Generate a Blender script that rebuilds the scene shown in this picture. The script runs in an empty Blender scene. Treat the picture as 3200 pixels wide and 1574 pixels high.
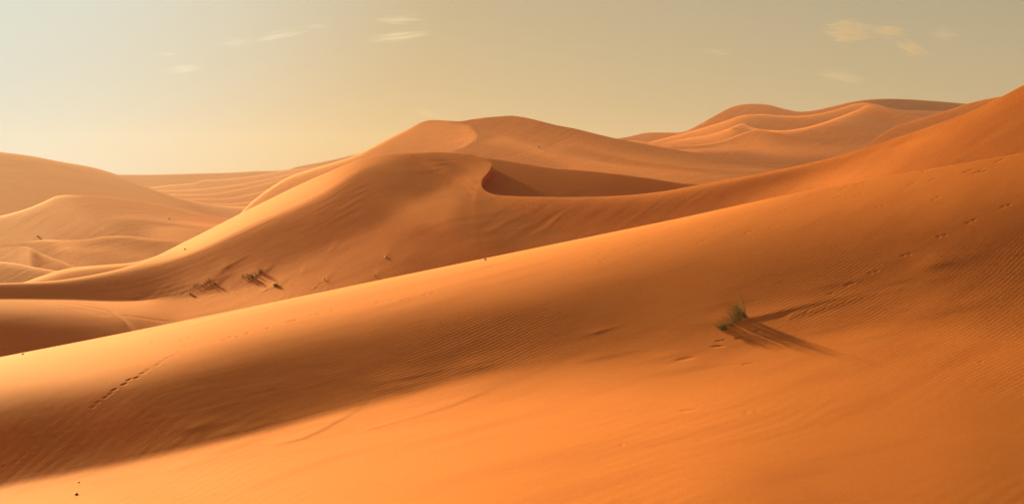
import bpy, math, random
import numpy as np
from mathutils import Vector

# ------------------------------------------------------------------ camera, sky, sun, exposure
scene = bpy.context.scene
CAMZ = 20.0                       # eye height above the lowest ground
FPX = 5233.0                      # focal length in photograph pixels (34 degree lens)
PITCH = math.atan(247.0 / FPX)    # the level horizon lies 247 px above the picture's middle
cam_d = bpy.data.cameras.new("camera")
cam = bpy.data.objects.new("camera", cam_d)
scene.collection.objects.link(cam)
scene.camera = cam
cam.location = (0, 0, CAMZ)
cam.rotation_euler = (math.pi / 2 - PITCH, 0, 0)
cam_d.sensor_width = 36.0
cam_d.lens = 36.0 * FPX / 3200.0
cam_d.clip_start = 0.5
cam_d.clip_end = 30000
cam_d.dof.use_dof = True
cam_d.dof.focus_distance = 130.0
cam_d.dof.aperture_fstop = 2.2

SUN_EL = math.radians(16.0)
SUN_AZ = math.radians(35.0)       # left of the view direction, beyond the dunes
L = np.array([-math.cos(SUN_EL) * math.sin(SUN_AZ), math.cos(SUN_EL) * math.cos(SUN_AZ), math.sin(SUN_EL)])

world = bpy.data.worlds.new("World")
scene.world = world
world.use_nodes = True
wn, wl = world.node_tree.nodes, world.node_tree.links
wn.clear()
sky = wn.new("ShaderNodeTexSky")
sky.sky_type = 'NISHITA'
sky.sun_disc = False
sky.sun_elevation = SUN_EL
sky.sun_rotation = -SUN_AZ        # Nishita turns clockwise from +Y
sky.altitude = 0
sky.air_density = 0.8
sky.dust_density = 1.0
sky.ozone_density = 1.0
# dusty air: evens the sky out and warms it, and pales it around the sun
gam = wn.new("ShaderNodeGamma"); gam.inputs[1].default_value = 0.45
tint = wn.new("ShaderNodeMixRGB")
tint.blend_type = 'MULTIPLY'
tint.inputs[0].default_value = 1.0
tint.inputs[2].default_value = (0.64, 0.487, 0.300, 1)
wtc = wn.new("ShaderNodeTexCoord")
dot = wn.new("ShaderNodeVectorMath"); dot.operation = 'DOT_PRODUCT'
dot.inputs[1].default_value = tuple(L)
mr = wn.new("ShaderNodeMapRange"); mr.interpolation_type = 'SMOOTHSTEP'
mr.inputs[1].default_value = 0.825; mr.inputs[2].default_value = 0.948
mr.inputs[3].default_value = 0.0; mr.inputs[4].default_value = 0.92
glow = wn.new("ShaderNodeMixRGB")
glow.inputs[2].default_value = (2.08, 2.18, 1.90, 1)
bg = wn.new("ShaderNodeBackground")
bg.inputs[1].default_value = 0.10
wo = wn.new("ShaderNodeOutputWorld")
wl.new(sky.outputs[0], gam.inputs[0]); wl.new(gam.outputs[0], tint.inputs[1])
wl.new(wtc.outputs["Generated"], dot.inputs[0]); wl.new(dot.outputs["Value"], mr.inputs[0])
wl.new(mr.outputs[0], glow.inputs[0]); wl.new(tint.outputs[0], glow.inputs[1])
wl.new(glow.outputs[0], bg.inputs[0])
wl.new(bg.outputs[0], wo.inputs[0])

sun_d = bpy.data.lights.new("sun", 'SUN')
sun_d.energy = 4.6
sun_d.angle = math.radians(0.6)
sun_d.color = (1.0, 0.895, 0.405)
sun = bpy.data.objects.new("sun", sun_d)
scene.collection.objects.link(sun)
sun.location = (-200, 300, 200)
sun.rotation_euler = Vector((-L[0], -L[1], -L[2])).to_track_quat('-Z', 'Y').to_euler()

scene.view_settings.view_transform = 'Standard'
scene.view_settings.look = 'None'
scene.view_settings.gamma = 1.0
scene.view_settings.use_curve_mapping = False
scene.view_settings.exposure = 1.75
scene.cycles.use_denoising = True
scene.cycles.max_bounces = 4
scene.cycles.diffuse_bounces = 3
scene.cycles.volume_bounces = 1
scene.cycles.transparent_max_bounces = 16
scene.cycles.volume_step_rate = 1.0

# ------------------------------------------------------------------ helpers
cosP, sinP = math.cos(PITCH), math.sin(PITCH)

def ray(px, py):
    """direction of a picture point, scaled so that its forward (Y) component is 1"""
    x = (np.asarray(px, float) - 1600.0) / FPX
    v = -(np.asarray(py, float) - 787.0) / FPX
    y = cosP + v * sinP
    z = -sinP + v * cosP
    return np.stack([x / y, np.ones_like(y), z / y], -1)

def at(px, py, Y):
    return ray(px, py) * np.asarray(Y, float)[..., None] + np.array([0, 0, CAMZ])

def pchip(x, y, xi):
    """monotone cubic through (x, y[:, ...]) evaluated at xi"""
    x = np.asarray(x, float); y = np.asarray(y, float)
    shp = y.shape[1:]
    y = y.reshape(len(x), -1)
    h = np.diff(x)[:, None]
    d = np.diff(y, axis=0) / h
    m = np.zeros_like(y)
    if len(x) > 2:
        w1 = 2 * h[1:] + h[:-1]; w2 = h[1:] + 2 * h[:-1]
        ok = d[:-1] * d[1:] > 0
        with np.errstate(divide='ignore', invalid='ignore'):
            m[1:-1] = np.where(ok, (w1 + w2) / (w1 / d[:-1] + w2 / d[1:]), 0)
    m[0] = d[0]; m[-1] = d[-1]
    k = np.clip(np.searchsorted(x, xi, side='right') - 1, 0, len(x) - 2)
    t = ((xi - x[k]) / (x[k + 1] - x[k]))[:, None]
    hh = (x[k + 1] - x[k])[:, None]
    o = ((2 * t**3 - 3 * t**2 + 1) * y[k] + (t**3 - 2 * t**2 + t) * hh * m[k]
         + (-2 * t**3 + 3 * t**2) * y[k + 1] + (t**3 - t**2) * hh * m[k + 1])
    return o.reshape((len(xi),) + shp)

def catmull(x, y, xi):
    """smooth (not monotone) cubic, for lines that bend"""
    x = np.asarray(x, float); y = np.asarray(y, float)
    shp = y.shape[1:]
    y = y.reshape(len(x), -1)
    h = np.diff(x)[:, None]
    d = np.diff(y, axis=0) / h
    m = np.zeros_like(y)
    m[0] = d[0]; m[-1] = d[-1]
    if len(x) > 2:
        m[1:-1] = (d[:-1] * h[1:] + d[1:] * h[:-1]) / (h[1:] + h[:-1])
    k = np.clip(np.searchsorted(x, xi, side='right') - 1, 0, len(x) - 2)
    hh = (x[k + 1] - x[k])[:, None]
    t = ((xi - x[k]) / (x[k + 1] - x[k]))[:, None]
    o = ((2 * t**3 - 3 * t**2 + 1) * y[k] + (t**3 - 2 * t**2 + t) * hh * m[k]
         + (-2 * t**3 + 3 * t**2) * y[k + 1] + (t**3 - t**2) * hh * m[k + 1])
    return o.reshape((len(xi),) + shp)

def smooth1(a, n=1, axis=0):
    for _ in range(n):
        b = np.concatenate([np.take(a, [0], axis), a, np.take(a, [-1], axis)], axis)
        n0 = a.shape[axis]
        a = 0.25 * np.take(b, range(0, n0), axis) + 0.5 * np.take(b, range(1, n0 + 1), axis) + 0.25 * np.take(b, range(2, n0 + 2), axis)
    return a

AMB, GAIN = 0.20, 4.0
def facing(c):
    """how squarely the sand must face the sun to read as level c"""
    return (np.maximum(c, 1) / 255.0) ** 2.2 / GAIN - AMB / GAIN

COS_REPOSE = math.cos(math.radians(32.5))   # sand cannot stand steeper than its angle of repose

def spline_grid(stations, nc, nr):
    """picture position and wanted level on nc x nr points between the stations' lines"""
    Yc = np.array([s[0] for s in stations], float)
    N = np.array([s[1] for s in stations], float)          # stations x nodes x 3
    ch = np.r_[0, np.cumsum((np.hypot(np.diff(N[:, 0, 0]), np.diff(N[:, 0, 1])) + 4.0) ** 0.6)]
    si = np.linspace(0, ch[-1], nc)
    pos = catmull(ch, N[:, :, :2], si)
    lev = pchip(ch, N[:, :, 2], si)
    Y = catmull(ch, Yc[:, None], si)[:, 0]
    dist = np.mean(np.hypot(np.diff(N[:, :, 0], axis=1), np.diff(N[:, :, 1], axis=1)), axis=0)
    kn = np.r_[0, np.cumsum(np.maximum(dist, 4.0) ** 0.75)]
    ti = np.linspace(0, kn[-1], nr)
    PX = pchip(kn, pos[:, :, 0].T, ti).T
    PY = pchip(kn, pos[:, :, 1].T, ti).T
    return PX, PY, np.clip(facing(pchip(kn, lev.T, ti).T), -0.02, 0.45), Y

CORN = ((0, 0, -.5, -.5), (0, 1, -.5, .5), (1, 0, .5, -.5), (1, 1, .5, .5))
def cellq(w, R):
    P = R * np.exp(w)[..., None]
    Ts = 0.5 * (P[1:, :-1] + P[1:, 1:] - P[:-1, :-1] - P[:-1, 1:])
    Tt = 0.5 * (P[:-1, 1:] + P[1:, 1:] - P[:-1, :-1] - P[1:, :-1])
    n = np.cross(Tt, Ts)
    ln = np.linalg.norm(n, axis=-1) + 1e-12
    return P, Ts, Tt, n / ln[..., None], ln

def d2(w, ax): return np.diff(w, 2, axis=ax)
def d2t(v, ax):
    sh = list(v.shape); sh[ax] += 2
    o = np.zeros(sh)
    a = [slice(None)] * 2
    for off, c in ((0, 1.), (1, -2.), (2, 1.)):
        a[ax] = slice(off, off + v.shape[ax]); o[tuple(a)] += c * v
    return o

def relax(w, R, B, lnYc, iters, lam, mu, dense):
    """bends the sheet of sand until each patch catches the sun as asked, keeping it smooth,
    near its given crest and no steeper than sand can stand"""
    nc, nr = w.shape
    ds = np.linalg.norm(np.diff(R, axis=0), axis=-1).mean(); dt = np.linalg.norm(np.diff(R, axis=1), axis=-1).mean()
    ls, lt = lam / ds, 0.35 * lam / dt
    lm = 1e-4
    lx = 2.0 * min(ls, lt)
    for it in range(iters):
        P, Ts, Tt, n, ln = cellq(w, R)
        Bc = 0.25 * (B[:-1, :-1] + B[1:, :-1] + B[:-1, 1:] + B[1:, 1:])
        f = n @ L
        r1 = f - Bc
        act = (n[..., 2] < COS_REPOSE)
        r2 = 3.0 * np.where(act, COS_REPOSE - n[..., 2], 0)
        J1, J2 = [], []
        for (ci, cj, cs, ct) in CORN:
            Pc = P[ci:nc - 1 + ci, cj:nr - 1 + cj]
            dn = np.cross(ct * Pc, Ts) + np.cross(Tt, cs * Pc)
            dnn = (dn * n).sum(-1)
            J1.append((dn @ L - f * dnn) / ln)
            J2.append(-3.0 * act * (dn[..., 2] - n[..., 2] * dnn) / ln)
        def JT(u1, u2):
            o = np.zeros((nc, nr))
            for k, (ci, cj, _, _) in enumerate(CORN):
                o[ci:nc - 1 + ci, cj:nr - 1 + cj] += J1[k] * u1 + J2[k] * u2
            return o
        def Jv(v):
            u1 = 0; u2 = 0
            for k, (ci, cj, _, _) in enumerate(CORN):
                c = v[ci:nc - 1 + ci, cj:nr - 1 + cj]
                u1 = u1 + J1[k] * c; u2 = u2 + J2[k] * c
            return u1, u2
        grad = JT(r1, r2) + ls**2 * d2t(d2(w, 0), 0) + lt**2 * d2t(d2(w, 1), 1) + lx**2 * d2t(d2t(d2(d2(w, 0), 1), 1), 0)
        grad[:, 0] += mu**2 * (w[:, 0] - lnYc)
        damp = lm
        def A(v):
            o = JT(*Jv(v)) + ls**2 * d2t(d2(v, 0), 0) + lt**2 * d2t(d2(v, 1), 1) + lx**2 * d2t(d2t(d2(d2(v, 0), 1), 1), 0) + damp * v
            o[:, 0] += mu**2 * v[:, 0]
            return o
        if dense:
            N = nc * nr
            idx = np.arange(N).reshape(nc, nr)
            H = np.zeros((N, N))
            ids = [idx[ci:nc - 1 + ci, cj:nr - 1 + cj].ravel() for (ci, cj, _, _) in CORN]
            for a in range(4):
                for b in range(4):
                    np.add.at(H, (ids[a], ids[b]), (J1[a] * J1[b] + J2[a] * J2[b]).ravel())
            for ax, l in ((0, ls), (1, lt)):
                if ax == 0: tr = [idx[:-2].ravel(), idx[1:-1].ravel(), idx[2:].ravel()]
                else: tr = [idx[:, :-2].ravel(), idx[:, 1:-1].ravel(), idx[:, 2:].ravel()]
                cc = (1., -2., 1.)
                for a in range(3):
                    for b in range(3):
                        np.add.at(H, (tr[a], tr[b]), l * l * cc[a] * cc[b])
            q9 = [(idx[a:nc - 2 + a, b:nr - 2 + b].ravel(), (1., -2., 1.)[a] * (1., -2., 1.)[b]) for a in range(3) for b in range(3)]
            for ia, ca in q9:
                for ib, cb in q9:
                    np.add.at(H, (ia, ib), lx * lx * ca * cb)
            H[np.arange(N), np.arange(N)] += damp
            H[idx[:, 0], idx[:, 0]] += mu**2
            step = -np.linalg.solve(H, grad.ravel()).reshape(nc, nr)
        else:
            dg = np.zeros((nc, nr))
            for k, (ci, cj, _, _) in enumerate(CORN):
                dg[ci:nc - 1 + ci, cj:nr - 1 + cj] += J1[k]**2 + J2[k]**2
            dg += 6 * ls**2 + 6 * lt**2 + 36 * lx**2 + damp; dg[:, 0] += mu**2
            x = np.zeros((nc, nr)); r = -grad; z = r / dg; p = z; rz = (r * z).sum(); r0 = rz
            for _ in range(160):
                Ap = A(p); al = rz / (p * Ap).sum()
                x = x + al * p; r = r - al * Ap; z = r / dg
                rn = (r * z).sum()
                if rn < 1e-6 * r0: break
                p = z + rn / rz * p; rz = rn
            step = x
        # line search on the true cost
        def cost(v):
            _, _, _, nn, _ = cellq(v, R)
            return (((nn @ L) - Bc)**2).sum() + (9 * np.maximum(COS_REPOSE - nn[..., 2], 0)**2).sum() + ls**2 * (d2(v, 0)**2).sum() + lt**2 * (d2(v, 1)**2).sum() + lx**2 * (d2(d2(v, 0), 1)**2).sum() + mu**2 * ((v[:, 0] - lnYc)**2).sum()
        c0 = cost(w); t = 1.0
        for _ in range(4):
            if cost(w + t * step) < c0: break
            t *= 0.5
        else:
            lm *= 12.0
            if lm > 50: break
            continue
        w = w + t * step
        lm = max(lm * (0.3 if t == 1.0 else 1.5), 1e-5)
        if c0 - cost(w) < 2e-4 * c0 and t == 1.0: break
    return w

def resample(w, nc, nr):
    w = catmull(np.linspace(0, 1, w.shape[0]), w, np.linspace(0, 1, nc))
    return catmull(np.linspace(0, 1, w.shape[1]), w.T, np.linspace(0, 1, nr)).T

def solve_dune(stations, nc, nr, mc, mr, lam, mu):
    c1, r1 = min(nc, 84), min(nr, 22)
    PX, PY, B, Y = spline_grid(stations, c1, r1)
    R = ray(PX, PY)
    m = R[..., 2]
    q = np.clip((0.276 - B) / 0.757, 0.10, 0.45)
    dl = np.diff(m, axis=1) / np.maximum(0.5 * (q + np.roll(q, -1, 1))[:, :-1] - m[:, :-1], 0.05)
    w = np.log(Y)[:, None] + np.concatenate([np.zeros((c1, 1)), np.cumsum(np.minimum(dl, 0), axis=1)], 1)
    w = relax(w, R, B, np.log(Y), 28, lam, mu * 1.0, True)
    if nc > c1 or nr > r1:
        w = resample(w, nc, nr)
        PX, PY, B, Y = spline_grid(stations, nc, nr)
        w = relax(w, ray(PX, PY), B, np.log(Y), 7, lam, mu, False)
    w = resample(w, mc, mr)
    PX, PY, B, Y = spline_grid(stations, mc, mr)
    return PX, PY, np.exp(w), B, Y

SURF = {}
def dune(name, label, stations, mat, grid=(56, 22), mesh=(180, 80), back=(0.5, 30.0), skirt=(12.0, 0.12), lam=0.003, mu=0.15, mod=None, key=None, stat=True):
    PX, PY, YY, B, Yw = solve_dune(stations, *grid, *mesh, lam, mu)
    P = at(PX, PY, YY)
    n0 = P.shape[0]
    if stat:
        Ts = np.gradient(P, axis=0); Tt = np.gradient(P, axis=1)
        n = np.cross(Ts, Tt); n *= np.sign(n[..., 2:3] + 1e-12); n /= np.linalg.norm(n, axis=-1, keepdims=True) + 1e-12
        sl = np.degrees(np.arccos(np.clip(n[..., 2], -1, 1)))
        f = n @ L
        print("DUNE", key or name, "Y %.0f..%.0f z %.1f..%.1f slope med %.0f p95 %.0f max %.0f; facing err %.3f p95 %.3f; crest shift %.1f..%.1f" % (
            YY.min(), YY.max(), P[..., 2].min(), P[..., 2].max(), np.median(sl), np.percentile(sl, 95), sl.max(),
            np.mean(np.abs(f - B)), np.percentile(np.abs(f - B), 95), (YY[:, 0] - Yw).min(), (YY[:, 0] - Yw).max()))
    if mod is not None:
        P = mod(P, PX, PY)
    SURF[key or name] = (PX, PY, P)
    # the far side falls away from the crest, the foot runs on towards the viewer below its neighbours
    c = P[:, 0]
    out = c.copy(); out[:, 2] = 0
    r = ray(PX[:, 0], PY[:, 0])
    rows = []
    slope, length = back
    d = np.array([0.3, 0.8, 1.6, 3.0, 5.0, 9.0, 16.0, 30.0]) / 30.0 * length
    z = np.zeros(n0); prev = 0
    m0 = np.minimum(r[:, 2], 0.0)
    for i, dd in enumerate(d):
        wgt = min(1.0, (i + 1) / 4.0)
        s = m0 * (1 - wgt) - slope * wgt - 0.02
        z = z + s * (dd - prev); prev = dd
        q = c + np.stack([r[:, 0] * dd, np.full(n0, dd), z], -1)
        q[:, 2] = np.maximum(q[:, 2], 0.3)
        rows.append(q)
    rows = rows[::-1]
    e = P[:, -1]
    re = ray(PX[:, -1], PY[:, -1])
    sk = []
    ln, sq = skirt
    for f_ in (0.15, 0.4, 1.0):
        q = e - np.stack([re[:, 0], np.ones(n0), np.zeros(n0)], -1) * (ln * f_)
        q[:, 2] -= sq * ln * f_ * (1 + f_)
        q[:, 2] = np.maximum(q[:, 2], 0.2)
        sk.append(q)
    G = np.concatenate([np.stack(rows, 1), P, np.stack(sk, 1)], 1)
    nu, nv = G.shape[:2]
    me = bpy.data.meshes.new(name)
    V = G.reshape(-1, 3)
    i = (np.arange(nu - 1)[:, None] * nv + np.arange(nv - 1)[None, :]).ravel()
    F = np.stack([i, i + 1, i + nv + 1, i + nv], -1)
    me.vertices.add(len(V)); me.vertices.foreach_set("co", V.ravel())
    me.loops.add(F.size); me.loops.foreach_set("vertex_index", F.ravel().astype(np.int32))
    me.polygons.add(len(F)); me.polygons.foreach_set("loop_start", np.arange(0, F.size, 4, dtype=np.int32))
    me.polygons.foreach_set("loop_total", np.full(len(F), 4, dtype=np.int32))
    me.polygons.foreach_set("use_smooth", np.ones(len(F), dtype=bool))
    me.update(calc_edges=True); me.validate()
    nzm = np.zeros(len(me.polygons) * 3); me.polygons.foreach_get("normal", nzm)
    if nzm[2::3].mean() < 0:
        me.flip_normals()
    o = bpy.data.objects.new(name, me)
    scene.collection.objects.link(o)
    me.materials.append(mat)
    o["kind"] = "structure"; o["label"] = label; o["category"] = "sand dune"
    return o

def st(x, Y, *nodes):
    """a station straight down the picture column x: pairs (py, level)"""
    return (Y, [(x, a, b) for a, b in nodes])

def hit(key, px, py):
    PX, PY, P = SURF[key]
    d = (PX - px) ** 2 + (PY - py) ** 2
    i, j = np.unravel_index(np.argmin(d), d.shape)
    return P[i, j].copy()

# ------------------------------------------------------------------ sand
SAND = (0.60, 0.147, 0.0245)
def sand_material(name, ripple=0.13, strength=0.5, turn=45, streak=None, streak_strength=0.0, grain=1.0, tintv=(1, 1, 1), floor_ripple=None, speck=22.0):
    m = bpy.data.materials.new(name); m.use_nodes = True
    nt = m.node_tree; N, K = nt.nodes, nt.links
    N.clear()
    out = N.new("ShaderNodeOutputMaterial"); b = N.new("ShaderNodeBsdfPrincipled")
    b.inputs["Roughness"].default_value = 0.84
    b.inputs["Specular IOR Level"].default_value = 0.036
    K.new(b.outputs[0], out.inputs[0])
    tc = N.new("ShaderNodeTexCoord")
    # colour: broad patches and fine grain
    n1 = N.new("ShaderNodeTexNoise"); n1.inputs["Scale"].default_value = 0.06; n1.inputs["Detail"].default_value = 5
    K.new(tc.outputs["Object"], n1.inputs["Vector"])
    mp = N.new("ShaderNodeMapping"); mp.name = "ripple_turn"; mp.inputs["Rotation"].default_value = (0, 0, math.radians(turn))
    K.new(tc.outputs["Object"], mp.inputs["Vector"])
    mst = N.new("ShaderNodeMapping"); mst.inputs["Scale"].default_value = (0.12, 1.0, 0.5)
    K.new(mp.outputs[0], mst.inputs["Vector"])
    n2 = N.new("ShaderNodeTexNoise"); n2.inputs["Scale"].default_value = 1.1; n2.inputs["Detail"].default_value = 6
    K.new(mst.outputs[0], n2.inputs["Vector"])
    ad = N.new("ShaderNodeMath"); ad.operation = 'ADD'
    K.new(n1.outputs[0], ad.inputs[0]); K.new(n2.outputs[0], ad.inputs[1])
    cr = N.new("ShaderNodeValToRGB")
    c = [SAND[i] * tintv[i] for i in range(3)]
    cr.color_ramp.elements[0].position = 0.70; cr.color_ramp.elements[1].position = 1.30
    cr.color_ramp.elements[0].color = (c[0] * 0.93, c[1] * 0.90, c[2] * 0.86, 1)
    cr.color_ramp.elements[1].color = (c[0] * 1.06, c[1] * 1.09, c[2] * 1.12, 1)
    K.new(ad.outputs[0], cr.inputs[0])
    sp = N.new("ShaderNodeTexNoise"); sp.inputs["Scale"].default_value = speck; sp.inputs["Detail"].default_value = 3; sp.inputs["Roughness"].default_value = 0.8
    K.new(tc.outputs["Object"], sp.inputs["Vector"])
    spr = N.new("ShaderNodeMapRange"); spr.inputs[1].default_value = 0.3; spr.inputs[2].default_value = 0.7; spr.inputs[3].default_value = 0.87; spr.inputs[4].default_value = 1.13
    K.new(sp.outputs[0], spr.inputs[0])
    spm = N.new("ShaderNodeVectorMath"); spm.operation = 'SCALE'
    K.new(cr.outputs[0], spm.inputs[0]); K.new(spr.outputs[0], spm.inputs["Scale"])
    K.new(spm.outputs[0], b.inputs["Base Color"])
    prev = None
    def bump(height, dist, s):
        nonlocal prev
        bp = N.new("ShaderNodeBump"); bp.inputs["Strength"].default_value = s; bp.inputs["Distance"].default_value = dist
        K.new(height, bp.inputs["Height"])
        if prev is not None: K.new(prev, bp.inputs["Normal"])
        prev = bp.outputs[0]
    # wind ripples: bent, broken waves; fine ones, and broader ones on the near floor where given
    pm = N.new("ShaderNodeTexNoise"); pm.inputs["Scale"].default_value = 0.16; pm.inputs["Detail"].default_value = 4
    K.new(tc.outputs["Object"], pm.inputs["Vector"])
    mrp = N.new("ShaderNodeMapRange"); mrp.inputs[1].default_value = 0.36; mrp.inputs[2].default_value = 0.64
    mrp.inputs[3].default_value = 0.12
    K.new(pm.outputs[0], mrp.inputs[0])
    sep = N.new("ShaderNodeSeparateXYZ"); K.new(tc.outputs["Object"], sep.inputs[0])
    def waves(vec, wl, dist, y0, y1, rel, stren):
        wv = N.new("ShaderNodeTexWave"); wv.wave_type = 'BANDS'; wv.bands_direction = 'Y'; wv.wave_profile = 'SIN'
        wv.inputs["Scale"].default_value = 0.314 / wl
        wv.inputs["Distortion"].default_value = dist
        wv.inputs["Detail"].default_value = 2.0
        wv.inputs["Detail Scale"].default_value = 0.5
        K.new(vec, wv.inputs["Vector"])
        yr = N.new("ShaderNodeMapRange"); yr.inputs[1].default_value = y0; yr.inputs[2].default_value = y1
        K.new(sep.outputs[1], yr.inputs[0])
        mu = N.new("ShaderNodeMath"); mu.operation = 'MULTIPLY'
        K.new(mrp.outputs[0], mu.inputs[0]); K.new(yr.outputs[0], mu.inputs[1])
        mu2 = N.new("ShaderNodeMath"); mu2.operation = 'MULTIPLY'
        K.new(wv.outputs["Fac"], mu2.inputs[0]); K.new(mu.outputs[0], mu2.inputs[1])
        bump(mu2.outputs[0], wl * rel, stren)
    if strength > 0:
        waves(mp.outputs[0], ripple, 3.0, 38.0, 44.0, 0.10, strength)
        if floor_ripple:
            mf = N.new("ShaderNodeMapping"); mf.name = "floor_turn"
            K.new(tc.outputs["Object"], mf.inputs["Vector"])
            waves(mf.outputs[0], floor_ripple, 4.5, 45.0, 38.0, 0.045, strength * 0.8)
    if streak:
        ms = N.new("ShaderNodeMapping"); ms.name = "streak_turn"; ms.inputs["Rotation"].default_value = (0, 0, math.radians(streak[0]))
        ms2 = N.new("ShaderNodeMapping"); ms2.inputs["Scale"].default_value = (streak[2], 1.0, 0.3)
        K.new(tc.outputs["Object"], ms.inputs["Vector"]); K.new(ms.outputs[0], ms2.inputs["Vector"])
        n3 = N.new("ShaderNodeTexNoise"); n3.inputs["Scale"].default_value = streak[1]; n3.inputs["Detail"].default_value = 7
        n3.inputs["Roughness"].default_value = 0.62
        K.new(ms2.outputs[0], n3.inputs["Vector"])
        bump(n3.outputs[0], 0.6 / streak[1], streak_strength)
    n4 = N.new("ShaderNodeTexNoise"); n4.inputs["Scale"].default_value = 0.5; n4.inputs["Detail"].default_value = 9
    K.new(tc.outputs["Object"], n4.inputs["Vector"])
    bump(n4.outputs[0], 0.25, 0.05 * grain)
    K.new(prev, b.inputs["Normal"])
    return m

def lay_along(mat, key, p0, p1, which):
    """turn a material's ripples or streaks so that they run from p0 to p1 across a built dune"""
    d = hit(key, *p1) - hit(key, *p0)
    a = math.atan2(d[1], d[0])
    mat.node_tree.nodes[which].inputs["Rotation"].default_value = (0, 0, -a)
    print("DUNE turn", key, math.degrees(a))

M_FORE = sand_material("rippled_sand", 0.14, 0.13, turn=-40, floor_ripple=0.36, streak=(-32, 2.0, 0.06), streak_strength=0.015)
M_MID = sand_material("streaked_sand", 0.30, 0.0, turn=-55, streak=(-50, 2.6, 0.025), streak_strength=0.02, speck=9.0)
M_FAR = sand_material("far_sand", 1.0, 0.0, turn=-30, streak=(-25, 0.35, 0.12), streak_strength=0.04, speck=3.0)

# ------------------------------------------------------------------ relief pressed into or blown onto the sand
def nearest(PX, PY, px, py):
    d = (PX - px) ** 2 + (PY - py) ** 2
    return np.unravel_index(np.argmin(d), d.shape)

def press(P, PX, PY, px, py, half_long, half_wide, depth, turn, win=26):
    """a print: an oval hollow with a faint raised rim, its long axis turned (radians) in plan"""
    i, j = nearest(PX, PY, px, py)
    c = P[i, j].copy()
    sl = (slice(max(i - win, 0), i + win), slice(max(j - win, 0), j + win))
    d = P[sl][..., :2] - c[:2]
    u = d[..., 0] * math.cos(turn) + d[..., 1] * math.sin(turn)
    v = -d[..., 0] * math.sin(turn) + d[..., 1] * math.cos(turn)
    r2 = (u / half_long) ** 2 + (v / half_wide) ** 2
    P[sl][..., 2] += -depth * np.exp(-(r2 * 1.1) ** 2) + 0.10 * depth * np.exp(-(np.sqrt(r2) - 1.5) ** 2 * 5.0)

def ridge(P, PX, PY, pts, h, near, far):
    """a blown ridge along picture points (px, py, share of height): gentle far side, steeper near side"""
    W = np.array([P[nearest(PX, PY, x, y)] for x, y, _ in pts])
    hh = np.array([k for _, _, k in pts]) * h
    best = np.full(P.shape[:2], 1e9); H = np.zeros(P.shape[:2]); side = np.zeros(P.shape[:2])
    lo = W[:, :2].min(0) - 3; hi = W[:, :2].max(0) + 3
    m = (P[..., 0] > lo[0]) & (P[..., 0] < hi[0]) & (P[..., 1] > lo[1]) & (P[..., 1] < hi[1])
    Q = P[m][:, :2]
    b = np.full(len(Q), 1e9); g = np.zeros(len(Q)); sg = np.zeros(len(Q))
    for k in range(len(W) - 1):
        e = W[k + 1, :2] - W[k, :2]; L2 = (e * e).sum() + 1e-9
        t = np.clip(((Q - W[k, :2]) @ e) / L2, 0, 1)
        f = Q - (W[k, :2] + t[:, None] * e)
        d = np.hypot(f[:, 0], f[:, 1])
        cr = np.sign(e[0] * f[:, 1] - e[1] * f[:, 0])
        u = d < b
        b = np.where(u, d, b); g = np.where(u, hh[k] * (1 - t) + hh[k + 1] * t, g); sg = np.where(u, cr, sg)
    wd = np.where(sg > 0, far, near)
    z = g * np.exp(-(b / wd) ** 1.6)
    P[m, 2] += z

def mound(P, PX, PY, px, py, h, wx, wy, turn=0.6, win=60):
    press(P, PX, PY, px, py, wx, wy, -h, turn, win)

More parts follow.
